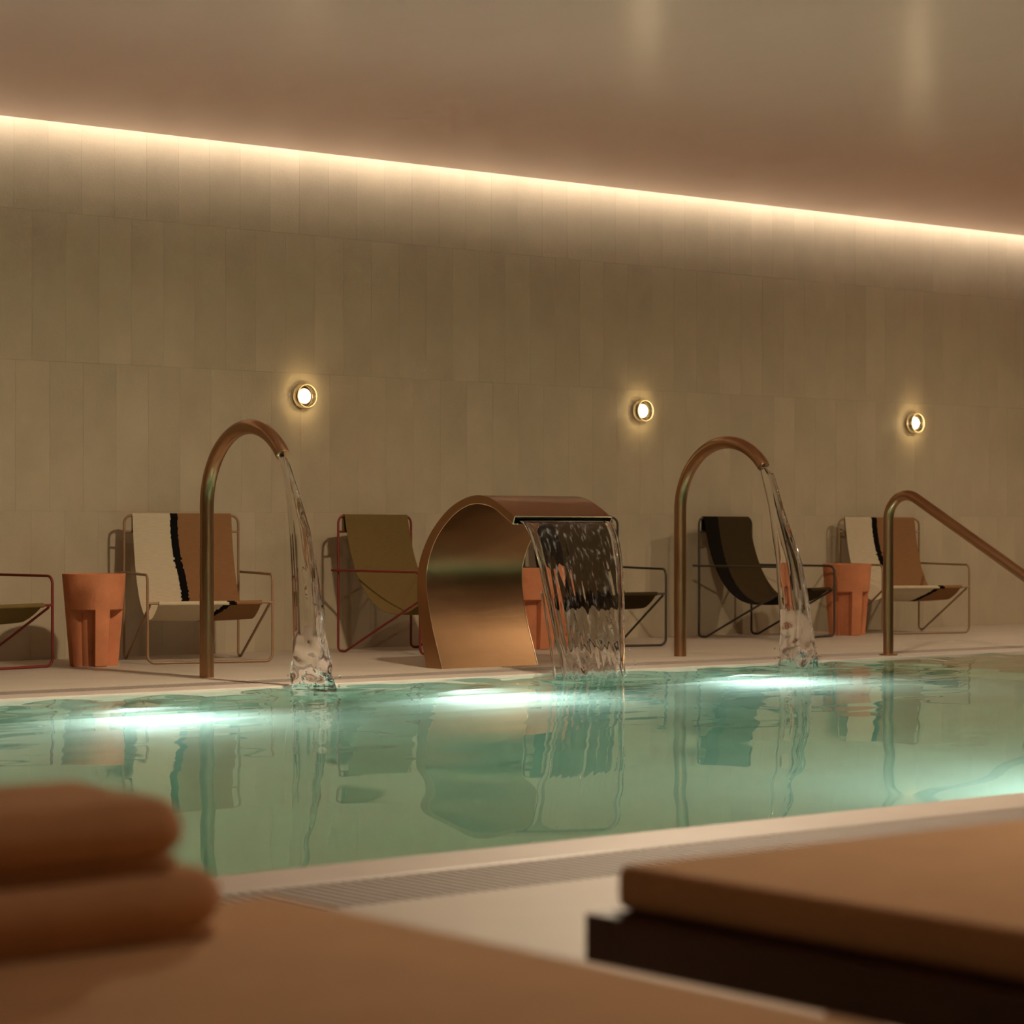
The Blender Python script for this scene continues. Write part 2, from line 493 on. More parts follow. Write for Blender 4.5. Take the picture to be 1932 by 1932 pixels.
MB().box(PX0b, PX1b, GN1 - 0.011, GN1 - 0.001, -0.03, -0.0005).build('edge_rail', M['grate'], near)
far = empty('drain_grate', (0, 0, 0))
tag(far, 'narrow dark drain grate along the far pool edge below the chairs', 'drain grate')
MB().box(PX0b, PX1b, GF0 + 0.001, GF1 - 0.001, -0.12, -0.06).build('channel', M['channel'], far)
fb = MB(); bars(fb, np.arange(PX0, PX1, SP), GF0 + 0.012, GF1 - 0.012, 0.0160)
tag(fb.build('slats', M['grate'], far), kind='stuff')
MB().box(PX0b, PX1b, GF0 + 0.001, GF0 + 0.011, -0.03, -0.0005).build('edge_rail', M['grate'], far)
MB().box(PX0b, PX1b, GF1 - 0.011, GF1 - 0.001, -0.03, -0.0005).build('edge_rail', M['grate'], far)

# pool basin
basin = MB()
struct(MB().box(PX0 - 0.2, PX1 + 0.2, YN - 0.2, YF + 0.2, -PD - 0.2, -PD).build('pool_floor', M['pool']), 'pale green pool floor')
struct(MB().box(PX0 - 0.2, PX1 + 0.2, YF + 0.004, YF + 0.2, -PD, -0.04).build('pool_wall_far', M['pool']), 'far wall of the pool')
struct(MB().box(PX0 - 0.2, PX1 + 0.2, YN - 0.2, YN - 0.004, -PD, -0.04).build('pool_wall_near', M['pool']), 'near wall of the pool')
struct(MB().box(PX0 - 0.2, PX0 - 0.004, YN, YF, -PD, -0.04).build('pool_wall_left', M['pool']), 'left end wall of the pool')
struct(MB().box(PX1 + 0.004, PX1 + 0.2, YN, YF, -PD, -0.04).build('pool_wall_right', M['pool']), 'right end wall of the pool')
stair = struct(bpy.data.objects.new('pool_stairs', None), 'stone steps into the pool under the handrail')
col.objects.link(stair)
for k in range(5):
    MB().box(9.75, 11.6, YF - 0.40*(k+1), YF - 0.40*k + 0.003, -PD, -0.17*(k+1), 0.006).build('step', M['step'], stair)

# ------------------------------------------------------------------ water
IMP = [(5.925, 8.80, 0.16), (7.42, 8.72, 0.25), (8.95, 8.84, 0.16)]     # where the streams land
def wave(x, y):
    d = np.clip((YF - y), 0, 6)
    h = np.zeros_like(x)
    # long swell over the whole pool
    for (a, L, th, p) in ((0.0007, 1.35, 0.75, 0.3), (0.0006, 0.95, 2.55, 1.7), (0.0006, 0.80, 0.05, 4.0), (0.00015, 0.45, 1.75, 2.2)):
        kx, ky = math.cos(th)*2*PI/L, math.sin(th)*2*PI/L
        h += a*np.sin(kx*x + ky*y + p + 0.6*np.sin(0.9*x + 0.7*y))
    # livelier close to the far edge where the water falls in
    w = np.exp(-(d/0.75)**4)
    w2 = np.exp(-(d/2.1)**2)
    for (a, L, th, p) in ((0.0034, 0.42, 0.70, 0.0), (0.0028, 0.33, 2.25, 1.0), (0.0010, 0.20, 1.45, 2.0), (0.0003, 0.14, 1.7, 3.0)):
        kx, ky = math.cos(th)*2*PI/L, math.sin(th)*2*PI/L
        h += w*a*np.sin(kx*x + ky*y + p + 1.1*np.sin(2.3*x - 1.9*y + p))
    for (a, L, th, p) in ((0.00060, 0.36, 1.50, 0.0), (0.00030, 0.22, 1.65, 1.0), (0.00012, 0.13, 1.5, 5.0)):
        kx, ky = math.cos(th)*2*PI/L, math.sin(th)*2*PI/L
        h += w2*a*np.sin(kx*x + ky*y + p + 0.8*np.sin(1.7*x + 2.9*y + p))
    for (ix, iy, r0) in IMP:
        r = np.hypot(x - ix, y - iy)
        h += 0.0016*np.exp(-(np.maximum(r - r0, 0))/0.28)*np.sin(2*PI*r/0.15)
    return h
def axis(segs):
    out = []
    for a, b, s in segs:
        out += list(np.arange(a, b - 1e-6, s))
    out.append(segs[-1][1])
    return np.array(out)
gx = axis([(PX0 - 0.01, 2.0, 0.10), (2.0, 12.6, 0.028), (12.6, PX1 + 0.01, 0.10)])
gy = axis([(YN - 0.01, 7.4, 0.035), (7.4, YF + 0.010, 0.016)])
XX, YY = np.meshgrid(gx, gy)
HH = ZW + wave(XX, YY)
nx, ny = len(gx), len(gy)
top = np.stack([XX.ravel(), YY.ravel(), HH.ravel()], 1)
zb = -PD - 0.01
wm = MB()
wm.v = [tuple(p) for p in top]
wm.f = [(j*nx+i, j*nx+i+1, (j+1)*nx+i+1, (j+1)*nx+i) for j in range(ny-1) for i in range(nx-1)]
per = [i for i in range(nx)] + [j*nx + nx-1 for j in range(1, ny)] + [(ny-1)*nx + i for i in range(nx-2, -1, -1)] + [j*nx for j in range(ny-2, 0, -1)]
o0 = len(wm.v)
for p in per: wm.v.append((wm.v[p][0], wm.v[p][1], zb))
npn = len(per)
for k in range(npn):
    k2 = (k+1) % npn
    wm.f.append((per[k2], per[k], o0+k, o0+k2))
wm.f.append(tuple(o0 + k for k in range(npn-1, -1, -1)))
water = wm.build('pool_water', M['water'], smooth=True)
tag(water, 'clear green water filling the pool, rippled along the far edge', 'water', kind='stuff')

# ------------------------------------------------------------------ underwater lamps
R120 = math.radians(138)
def pool_lamp(x, yw, sgn, label, watts, tilt=28.0):
    """hooded lamp on the pool wall; sgn -1 on the far wall (shines to -y), +1 on the near wall"""
    z = -0.52
    root = empty('underwater_lamp', (x, yw, z))
    tag(root, label, 'pool lamp', 'underwater lamps')
    body = MB()
    n = 20
    body.lathe([(0.085, -0.004), (0.085, 0.02), (0.075, 0.03)], 24, 'y')
    b = body.build('housing', M['white_metal'], root, smooth=True)
    hood = MB()
    # quarter dome hood above and in front
    vs = []; fs = []
    na, nb = 12, 8
    for r in (0.092, 0.086):
        for i in range(na + 1):
            a = PI * i / na
            for j in range(nb + 1):
                e = (PI / 2) * j / nb
                vs.append((r*math.cos(a), -0.02 - r*1.25*math.sin(e)*math.sin(a) , r*math.sin(a)*math.cos(e)))
    m = (na+1)*(nb+1)
    for s in (0, 1):
        for i in range(na):
            for j in range(nb):
                q = (s*m + i*(nb+1)+j, s*m + (i+1)*(nb+1)+j, s*m + (i+1)*(nb+1)+j+1, s*m + i*(nb+1)+j+1)
                fs.append(q if s == 0 else q[::-1])
    hood.add(vs, fs)
    hood.build('hood', M['white_metal'], b, smooth=True)
    MB().lathe([(0.06, 0.0), (0.055, 0.008), (0.03, 0.014)], 20, 'z', (0, -0.055, -0.016)).build('lens', M['pool_lens'], root, smooth=True)
    tilt = math.radians(tilt)
    area('lamp_light', (0, -0.06, -0.03), (-tilt, 0, 0), 0.09, 0.09, watts, POOL_COL, root, 'DISK', spread=R120)
    if sgn > 0: root.rotation_euler = (0, 0, PI)
    return root
pool_lamp(5.15, YF, -1, 'underwater lamp on the far pool wall below the left water spout', POOL_W)
pool_lamp(6.95, YF, -1, 'underwater lamp on the far pool wall below the bronze waterfall', POOL_W)
pool_lamp(8.70, YF, -1, 'underwater lamp on the far pool wall below the right water spout', POOL_W)
pool_lamp(3.35, YF, -1, 'underwater lamp on the far pool wall beyond the left picture edge', POOL_W)
pool_lamp(6.25, YN, 1, 'underwater lamp on the near pool wall at the right', POOL_W*2.6, 60.0)

# ------------------------------------------------------------------ ceiling lights and cove
for i, (x, y, w_) in enumerate(DOWN_SPOTS):
    root = empty('downlight', (x, y, ZC))  # one builder for the real downlights and the added fill and highlight lamps
    tag(root, ['round recessed downlight above the middle of the pool', 'round recessed downlight near the right end of the tiled wall',
               'added fill lamp in the ceiling above the near deck beside the loungers', 'added ceiling lamp near the steps for the highlight on the bronze waterfall'][i], 'downlight', 'ceiling downlights')
    MB().lathe([(0.14, 0.0), (0.14, -0.012), (0.115, -0.014), (0.112, -0.002)], 32, 'z', cap=False).build('ring', M['white_metal'], root, smooth=True)
    MB().lathe([(0.112, -0.002), (0.06, -0.005), (0.01, -0.006)], 32, 'z').build('lens', M['down_lens'], root, smooth=True)
    area('downlight_light', (0, 0, -0.02), (0, 0, 0), 0.2, 0.2, w_, DOWN_COL, root, 'DISK')
for k_ in ('down_lens', 'pool_lens', 'led', 'bulb'):
    M[k_].cycles.emission_sampling = 'NONE'
strip = empty('led_strip', (0, YW - GAP - 0.012, ZC + 0.036))
tag(strip, 'warm light strip hidden in the cove between ceiling and tiled wall', 'light strip')
MB().box(X0 + 0.02, X1 - 0.02, -0.02, 0.0, 0.0, 0.02).build('profile', M['white_metal'], strip)
seg = (X1 - X0 - 0.1)/7
k = 0
x = X0 + 0.05
while x + seg <= X1 - 0.04:
    area('strip_light', (x + seg/2, 0.004, 0.03), (math.radians(75), 0, 0), seg, 0.012, COVE_W*seg, COVE_COL, strip)
    x += seg

# ------------------------------------------------------------------ wall sconces
def sconce(x, z, label):
    root = empty('wall_sconce', (x, YW, z))
    tag(root, label, 'wall lamp', 'round wall sconces')
    R = 0.066
    MB().lathe([(0.038, 0.0), (0.038, 0.010), (0.062, 0.0105), (0.063, 0.016), (0.030, 0.018)], 40, 'y').build('back_plate', M['sconce_base'], root, smooth=True)
    # clear drum: thin cylindrical glass wall
    MB().lathe([(R, 0.020), (R, 0.064), (R - 0.004, 0.064), (R - 0.004, 0.020), (R, 0.020)], 48, 'y', cap=False).build('glass_drum', M['glass'], root, smooth=True); drum = col.objects[-1]
    MB().lathe([(R, 0.0185), (R + 0.0006, 0.0195), (R, 0.0205), (R - 0.0015, 0.0205), (R - 0.0015, 0.0185), (R, 0.0185)], 48, 'y', cap=False).build('back_ring', M['ring_glass'], drum, smooth=True)
    MB().lathe([(R, 0.064), (R + 0.001, 0.067), (R, 0.070), (R - 0.0032, 0.070), (R - 0.0032, 0.064), (R, 0.064)], 48, 'y', cap=False).build('front_ring', M['ring_glass'], drum, smooth=True)
    # ribbed front glass, one rib beside the other
    rib = MB()
    n = 13; w = 2*(R - 0.006)/n
    for i in range(n):
        cx = -(R - 0.006) + (i + 0.5)*w
        hh = math.sqrt(max((R - 0.007)**2 - cx*cx, 1e-6))
        pts = []
        vs = []; fs = []
        m = 6
        for zz in (-hh, hh):
            for q in range(m + 1):
                a = PI*q/m
                vs.append((cx + math.cos(a)*w/2, -0.0635 - 0.005*math.sin(a), zz))
        for q in range(m):
            fs.append((q, q+1, m+1+q+1, m+1+q))
        rib.add(vs, fs)
    rib.build('ribbed_glass', M['glass'], drum, smooth=True)
    # globe-like bulb
    prof = [(0.012, 0.018)] + [(0.043*math.sin(t), 0.036 - 0.016*math.cos(t)) for t in np.linspace(0.35, PI - 0.12, 12)]
    MB().lathe(prof, 32, 'y').build('bulb', M['bulb'], root, smooth=True)
    sl = bpy.data.lights.new('sconce_light', 'POINT'); sl.energy = SCONCE_W; sl.color = SCONCE_COL; sl.shadow_soft_size = 0.014
    so = bpy.data.objects.new('sconce_light', sl); col.objects.link(so); so.location = (0, -0.0735, 0); so.parent = root
    return root
sconce(7.71, 1.456, 'round glowing wall sconce above the left water spout')
sconce(10.30, 1.452, 'round glowing wall sconce left of the second water spout')
sconce(12.87, 1.446, 'round glowing wall sconce above the handrail at the right')

# ------------------------------------------------------------------ water spouts
def spout(x, y, label):
    root = empty('water_spout', (x, y, 0))
    tag(root, label, 'water spout', 'bronze gooseneck spouts')
    R, r = 0.364, 0.0335
    zc = 0.793
    pts = [(0, 0, 0.0), (0, 0, 0.2), (0, 0, 0.5), (0, 0, 0.70)]
    aend = math.radians(141)
    for k in range(0, 41):
        a = aend*k/40
        pts.append((0, -R + R*math.cos(a), zc + R*math.sin(a)))
    t = Vector((0, -math.sin(aend), math.cos(aend)))
    pe = Vector(pts[-1])
    outer = MB(); outer.tube(pts, r, 28, caps=False)
    # annular mouth and bore, its inner shade painted near-black
    inn = [tuple(pe - t*0.0), tuple(pe - t*0.03), tuple(pe - t*0.09)]
    o = outer.build('pipe', M['bronze'], root, smooth=True)
    rim = MB(); rim.tube([pe - t*0.001, pe + t*0.0008, pe + t*0.0008, pe - t*0.004], [r, r*0.99, r*0.955, r*0.95], 28, caps=False)
    rim.build('mouth_rim', M['bronze'], o, smooth=True)
    bore = MB(); bore.tube([pe - t*0.030, pe - t*0.003], [r*0.86, r*0.948], 28, caps=False)
    bore.add([tuple(pe - t*0.028 + v) for v in [Vector((r*0.87*math.cos(2*PI*q/24), 0, 0)) + (Vector((1,0,0)).cross(t))*r*0.87*math.sin(2*PI*q/24) for q in range(24)]], [tuple(range(24))])
    bore.build('bore', M['dark'], o, smooth=True)
    return root
spout(5.925, 9.705, 'bronze gooseneck spout pouring water, standing before the cream striped chair')
spout(8.95, 9.740, 'bronze gooseneck spout pouring water, right of the curved bronze waterfall')

# ------------------------------------------------------------------ falling water
def vnoise(x, y, s):
    return noise.noise((x, y, s))
def stream(name, label, x, keys, seed, nz=150, nw=36, thick=(0.020, 0.030)):
    """closed ribbon of water; keys = (z, y_back, y_front, half width in x); lengths are world metres"""
    keys = sorted(keys, key=lambda q: -q[0])
    zs = np.array([k[0] for k in keys]); 
    yb = np.array([k[1] for k in keys]); yf = np.array([k[2] for k in keys]); hx = np.array([k[3] for k in keys])
    def ev(a, z): return np.interp(-z, -zs, a)
    mb = MB()
    ztop, zbot = zs[0], zs[-1]
    rows_ = []
    for i in range(nz + 1):
        s = i/nz
        z = ztop + (zbot - ztop)*s
        b, f, w = ev(yb, z), ev(yf, z), ev(hx, z)
        ring = []
        amp = 0.25 + 0.75*min(1, s*1.6)
        low = max(0.0, (s - 0.62)/0.38)
        for k in range(nw):
            a = 2*PI*k/nw
            ca, sa = math.cos(a), math.sin(a)
            q = vnoise(k*0.42*0 + ca*2.2, sa*2.2 + seed, z*1.3 + seed)            # long vertical ropes
            q2 = vnoise(ca*4.5 + seed, sa*4.5, z*4.0)
            q3 = vnoise(ca*3.0, sa*3.0 + 9 + seed, z*16.0)
            rad = 1.0 + amp*(0.30*q + 0.16*q2) + low*0.30*q3
            ymid = 0.5*(b + f); hy = 0.5*(b - f)
            wob = 0.004*amp*vnoise(z*5, seed, 1.0) + 0.010*low*vnoise(z*11, seed, 4.0)
            yy = ymid + hy*ca*(1 + 0.10*amp*q2 + 0.14*low*q3) + wob
            xx = w*sa*rad
            ring.append((x + xx, yy, z))
        rows_.append(ring)
    for r_ in rows_: mb.v += r_
    for i in range(nz):
        for k in range(nw):
            k2 = (k+1) % nw
            mb.f.append((i*nw+k, (i+1)*nw+k, (i+1)*nw+k2, i*nw+k2))
    mb.f.append(tuple(range(nw)))
    mb.f.append(tuple(nz*nw + k for k in range(nw-1, -1, -1)))
    o = recalc(mb.build(name, M['fall'], smooth='all'))
    tag(o, label, 'falling water')
    return o
def drops(parent, pts, name='droplets'):
    mb = MB()
    for (x, y, z, r) in pts:
        n = 8
        prof = [(r*math.sin(t), -r*1.25*math.cos(t)) for t in np.linspace(0.15, PI - 0.15, 6)]
        mb.lathe(prof, n, 'z', (x, y, z))
    o = mb.build(name, M['fall'], parent, smooth='all')
    tag(o, kind='stuff')
    return recalc(o)
s1 = stream('water_stream', 'clear water stream falling from the left gooseneck spout', 5.925,
       [(1.012, 9.084, 9.040, 0.013), (0.98, 9.075, 9.01, 0.016), (0.852, 9.026, 8.938, 0.020), (0.687, 9.000, 8.845, 0.020), (0.454, 8.980, 8.775, 0.022), (0.22, 8.972, 8.725, 0.030), (0.08, 8.975, 8.68, 0.045), (-0.03, 8.972, 8.65, 0.055)], 3.1)
s2 = stream('water_stream', 'clear water stream falling from the right gooseneck spout', 8.95,
       [(1.018, 9.118, 9.072, 0.013), (0.98, 9.11, 9.02, 0.016), (0.80, 9.050, 8.95, 0.020), (0.523, 9.000, 8.82, 0.022), (0.276, 8.975, 8.758, 0.030), (0.10, 8.972, 8.73, 0.045), (-0.03, 8.970, 8.71, 0.055)], 8.7)
for o, (ix, iy, r0) in ((s1, (5.925, 8.81, 0.15)), (s2, (8.95, 8.84, 0.13))):
    pts = []
    for k in range(40):
        a = random.uniform(0, 2*PI); rr = r0*random.uniform(0.2, 1.25)
        pts.append((ix + 0.55*rr*math.cos(a), min(iy + rr*math.sin(a), 8.965), random.uniform(0.002, 0.10)*random.random() + 0.002, random.uniform(0.0025, 0.006)))
    drops(o, pts)

# ------------------------------------------------------------------ curved bronze waterfall
WX0, WX1 = 7.19, 7.80
outer = [(9.689, 0.0), (9.722, 0.10), (9.745, 0.20), (9.762, 0.31), (9.768, 0.42), (9.752, 0.52), (9.712, 0.60), (9.658, 0.672), (9.585, 0.738), (9.50, 0.795), (9.406, 0.834), (9.31, 0.855), (9.225, 0.853), (9.145, 0.832), (9.06, 0.792), (8.985, 0.751)]
inner = [(9.561, 0.0), (9.600, 0.10), (9.640, 0.20), (9.672, 0.31), (9.690, 0.42), (9.684, 0.50), (9.650, 0.585), (9.600, 0.655), (9.535, 0.715), (9.460, 0.765), (9.385, 0.798), (9.305, 0.815), (9.225, 0.812), (9.150, 0.795), (9.07, 0.755), (9.000, 0.717)]
oc = catmull(outer, 5); ic = catmull(inner, 5)
wf = empty('bronze_waterfall', (0.5*(WX0 + WX1), 9.62, 0.0))
tag(wf, 'curved bronze sheet waterfall pouring a wide curtain into the pool', 'waterfall fountain')
def sheet(curve, x0, x1, flip):
    mb = MB()
    n = len(curve)
    for xx in (x0, x1):
        for (y, z) in curve: mb.v.append((xx, y, z))
    for i in range(n-1):
        q = (i, i+1, n+i+1, n+i)
        mb.f.append(q if not flip else q[::-1])
    return mb
def shift(mb):
    mb.v = [(p[0] - wf.location.x, p[1] - wf.location.y, p[2]) for p in mb.v]
    return mb
osh = shift(sheet(oc, WX0, WX1, True)).build('outer_sheet', M['bronze_sheet'], wf, smooth='all')
shift(sheet(ic, WX0, WX1, False)).build('inner_sheet', M['bronze_sheet'], wf, smooth='all')
for xx in (WX0, WX1):
    mb = MB(); n = len(oc)
    mb.v = [(xx, y, z) for (y, z) in oc] + [(xx, y, z) for (y, z) in ic]
    mb.f = [(i, i+1, n+i+1, n+i) for i in range(n-1)]
    shift(mb).build('side_plate', M['bronze'], wf)
for xx in (WX0, WX1):
    shift(MB().tube([(xx, y, z) for (y, z) in ic], 0.0022, 6)).build('rim_edge', M['bronze_edge'], wf, smooth=True)
lp = MB()
(ya, za), (yb_, zb_) = outer[-1], inner[-1]
lp.tube([(WX0, ya, za), (WX1, ya, za)], 0.0035, 8)
for xx in (WX0, WX1): lp.tube([(xx, ya, za), (xx, yb_, zb_)], 0.0030, 8)
lp.tube([(WX0, yb_, zb_), (WX0 + 0.03, yb_, zb_)], 0.003, 8).tube([(WX1 - 0.03, yb_, zb_), (WX1, yb_, zb_)], 0.003, 8)
shift(lp).build('lip_edge', M['bronze_edge'], osh, smooth=True)
mth = MB()
mth.v = [(WX0 + .002, 9.03, 0.772), (WX1 - .002, 9.03, 0.772), (WX1 - .002, 9.03, 0.738), (WX0 + .002, 9.03, 0.738)]
mth.f = [(0, 1, 2, 3)]
shift(mth).build('mouth_shade', M['dark'], osh)  # flat dark sheet painted as the shade inside the mouth

# its water curtain: closed thin sheet with a rippled front and back
def curtain():
    nz, nw = 150, 90
    zt, zb = 0.732, -0.03
    def cen(z):          # ballistic fall
        t = math.sqrt(max(0, (zt - z))/0.757)
        return 8.992 - 0.30*t
    F = []; B = []
    for i in range(nz + 1):
        s = i/nz
        z = zt + (zb - zt)*s
        xl = 7.215 + 0.01*s + 0.06*max(0, s - 0.45)
        xr = 7.775 - 0.12*min(1, s*1.1) - 0.03*s
        xl += 0.012*vnoise(z*9, 3.3, 0)*s; xr += 0.010*vnoise(z*8, 7.7, 0)*s
        low = max(0.0, (s - 0.55)/0.45)
        rf = []; rb = []
        for k in range(nw + 1):
            u = k/nw
            x = xl + (xr - xl)*u
            edge = min(u, 1-u)
            th = 0.0035 + 0.012*math.exp(-(edge/0.035)**2)
            if k in (0, nw): th = 0.0
            A = 0.0035*min(1, 0.25 + s*1.5)
            r1 = vnoise(x*22, z*2.6, 1.0) + 0.5*vnoise(x*46, z*5.0, 5.0)
            r2 = vnoise(x*22 + 40, z*2.6, 2.0) + 0.5*vnoise(x*46 + 9, z*5.0, 6.0)
            r3 = vnoise(x*26, z*9, 3.0); r4 = vnoise(x*26 + 17, z*9, 8.0)
            c = cen(z) + 0.012*s*vnoise(x*6, z*2, 9.0)
            k_ = 1.0 if k not in (0, nw) else 0.0
            rf.append((x, c - th + k_*(A*r1*0.5 - 0.006*low*abs(r3)), z))
            rb.append((x, c + th + k_*(A*r2*0.5 + 0.006*low*abs(r4)), z))
        F.append(rf); B.append(rb)
    mb = MB()
    for r_ in F: mb.v += r_
    o_ = len(mb.v)
    for r_ in B: mb.v += r_
    w = nw + 1
    for i in range(nz):
        for k in range(nw):
            mb.f.append((i*w+k, (i+1)*w+k, (i+1)*w+k+1, i*w+k+1))
            mb.f.append((o_+i*w+k+1, o_+(i+1)*w+k+1, o_+(i+1)*w+k, o_+i*w+k))
        mb.f.append((i*w, o_+i*w, o_+(i+1)*w, (i+1)*w))
        mb.f.append((i*w+nw, (i+1)*w+nw, o_+(i+1)*w+nw, o_+i*w+nw))
    for base, r_ in ((0, 0), (nz*w, 1)):
        for k in range(nw):
            mb.f.append((base+k, base+k+1, o_+base+k+1, o_+base+k))
    bm = bmesh.new()
    vv = [bm.verts.new(p) for p in mb.v]
    for q in mb.f:
        try: bm.faces.new([vv[i] for i in q])
        except ValueError: pass
    bmesh.ops.remove_doubles(bm, verts=bm.verts, dist=1e-6)
    bmesh.ops.recalc_face_normals(bm, faces=bm.faces)
    me = bpy.data.meshes.new('water_curtain'); bm.to_mesh(me); bm.free()
    me.shade_smooth()
    o = put('water_curtain', me, M['fall'])
    tag(o, 'wide clear water curtain falling from the bronze waterfall lip', 'falling water')
    return o
cur = curtain()
pts = []
for k in range(80):
    x = random.uniform(7.20, 7.68); z = 0.002 + 0.12*random.random()**2
    pts.append((x, 8.70 + random.uniform(-0.09, 0.07), z, random.uniform(0.002, 0.0045)))
drops(cur, pts)
th = MB()
th.tube([(7.205 + 0.01*vnoise(z*7, 2, 2), 8.992 - 0.30*math.sqrt((0.74 - z)/0.757) + 0.01, z) for z in np.linspace(0.40, -0.02, 30)],
        [0.004 + 0.0022*vnoise(z*25, 1, 4) + 0.002 for z in np.linspace(0.40, -0.02, 30)], 10)
recalc(th.build('side_thread', M['fall'], cur, smooth='all'))

# ------------------------------------------------------------------ handrail
hr = empty('handrail', (9.92, 9.107, 0.0))
tag(hr, 'bronze pool handrail sloping down into the water at the right', 'handrail')
P = [(0, 0, 0.0), (0, 0, 0.972), (0, -1.80, -0.02), (0, -1.82, -0.70)]
MB().tube(fillet(P, [0.135, 0.10], 14), 0.0285, 24).build('rail', M['bronze'], hr, smooth=True)
MB().lathe([(0.050, 0.0), (0.050, 0.006), (0.044, 0.009), (0.030, 0.010)], 32, 'z').build('flange', M['bronze'], hr, smooth=True)

# ------------------------------------------------------------------ lounge chairs
W, D, H = 0.63, 0.62, 0.768
def chair(x, y, phi, steel, fab, label):
    # local x to the viewer's right, local -y forward
    root = empty('lounge_chair', (x, y, 0.0), phi)
    tag(root, label, 'chair', 'sling lounge chairs along the tiled wall')
    r = 0.0072
    w = W/2; wf_ = W/2 + 0.0155
    S = 0.312; A = 0.462
    zb = r
    # back frame: two uprights joined over the top, bent forward at the floor and rising as braces
    back = fillet([(-w, -0.05, zb), (-w, 0, zb), (-w, 0, H), (w, 0, H), (w, 0, zb), (w, -0.05, zb)], [0.032, 0.045, 0.045, 0.032], 6)
    bf = MB().tube(back, r, 10).build('back_frame', M[steel], root, smooth=True)
    for s in (-1, 1):
        br = [(s*w, -0.045, zb), (s*w, -0.058, zb + 0.002), (s*(w + 0.001), -D + 0.012, S - 0.012)]
        MB().tube(br, r*0.95, 10).build('diagonal_brace', M[steel], root, smooth=True)
    MB().tube([(-w, 0.0, H - 0.088), (w, 0.0, H - 0.088)], r*0.85, 8).build('cross_bar', M[steel], bf, smooth=True)
    # front frame: floor bar, legs and arms in one bend
    pts = [(-wf_, 0.035, A), (-wf_, -D, A - 0.004), (-wf_, -D, zb), (wf_, -D, zb), (wf_, -D, A - 0.004), (wf_, 0.035, A)]
    MB().tube(fillet(pts, [0.038, 0.038, 0.038, 0.038], 6), r, 10).build('arm_frame', M[steel], root, smooth=True)
    MB().tube([(-wf_, -D, S), (wf_, -D, S)], r*0.9, 8).build('seat_bar', M[steel], root, smooth=True)
    # woven sling with thickness
    prof = [(0.012, H - 0.090), (0.011, H - 0.04), (0.009, H + 0.003), (0.0, H + 0.0105), (-0.010, H + 0.002), (-0.022, H - 0.06), (-0.045, 0.60), (-0.078, 0.50), (-0.125, 0.40), (-0.19, 0.313), (-0.275, 0.250), (-0.37, 0.222), (-0.46, 0.228), (-0.54, 0.262), (-0.595, 0.298), (-0.614, S + 0.008), (-D, S + 0.011), (-D - 0.010, S + 0.003), (-D - 0.005, S - 0.010), (-0.60, S - 0.012)]
    cv = catmull(prof, 5)
    L = [0.0]
    for a, b in zip(cv[:-1], cv[1:]): L.append(L[-1] + float(np.linalg.norm(b - a)))
    Lt = 0.0; i0 = next(i for i, p in enumerate(cv) if p[1] == max(q[1] for q in cv))
    l0 = L[i0]; l1 = L[-1]
    n = len(cv); nu = 12; t = 0.0022
    verts = []; uvs = []
    sag = 0.010
    for side in (0, 1):
        for i, (yy, zz) in enumerate(cv):
            a = cv[max(i-1, 0)]; b = cv[min(i+1, n-1)]
            d = (b - a)/max(np.linalg.norm(b - a), 1e-9)
            nn = np.array([-d[1], d[0]])
            v = (L[i] - l0)/(l1 - l0)
            hw = 0.272
            for k in range(nu + 1):
                u = k/nu
                off = (t if side else 0.0)
                zs_ = -sag*math.sin(PI*u)*max(0, math.sin(PI*min(max(v, 0), 1)))
                verts.append(((-1 + 2*u)*hw, yy + nn[0]*off, zz + nn[1]*off + zs_))
                uvs.append((u, abs(v)))
    faces = []
    m = n*(nu+1)
    for i in range(n-1):
        for k in range(nu):
            a = i*(nu+1)+k
            faces.append((a, a+1, a+nu+2, a+nu+1))
            faces.append((m+a+nu+1, m+a+nu+2, m+a+1, m+a))
        for k, fl_ in ((0, False), (nu, True)):
            a = i*(nu+1)+k; b = a + nu + 1
            q = (a, b, m+b, m+a)
            faces.append(q if not fl_ else q[::-1])
    for i in (0, n-1):
        for k in range(nu):
            a = i*(nu+1)+k
            faces.append((a, m+a, m+a+1, a+1) if i == 0 else (a, a+1, m+a+1, m+a))
    me = bpy.data.meshes.new('sling')
    me.from_pydata(verts, [], faces); me.update()
    lay = me.uv_layers.new(name='UVMap')
    for lp_ in me.loops: lay.data[lp_.index].uv = uvs[lp_.vertex_index]
    me.shade_smooth(); me.set_sharp_from_angle(angle=math.radians(60))
    o = put('sling', me, M[fab], root)
    recalc(o)
    return root
R_ = math.radians
chair(5.301, 11.435, R_(12.3), 'red_steel', 'fab_olive', 'red framed lounge chair with olive sling, cut off at the left picture edge')
chair(6.752, 11.317, R_(-17.0), 'tan_steel', 'fab_cream', 'cream, black and brown sling lounge chair behind the left spout')
chair(8.053, 11.347, R_(13.1), 'red_steel', 'fab_olive', 'red framed lounge chair with olive sling left of the bronze waterfall')
chair(9.508, 11.330, R_(-15.0), 'black_steel', 'fab_dark', 'black framed lounge chair with dark sling behind the water curtain')
chair(10.912, 11.439, R_(13.7), 'black_steel', 'fab_dark', 'black framed lounge chair with dark sling behind the right water stream')
chair(12.359, 11.430, R_(-17.3), 'tan_steel_light', 'fab_cream', 'cream, black and brown sling lounge chair behind the handrail')

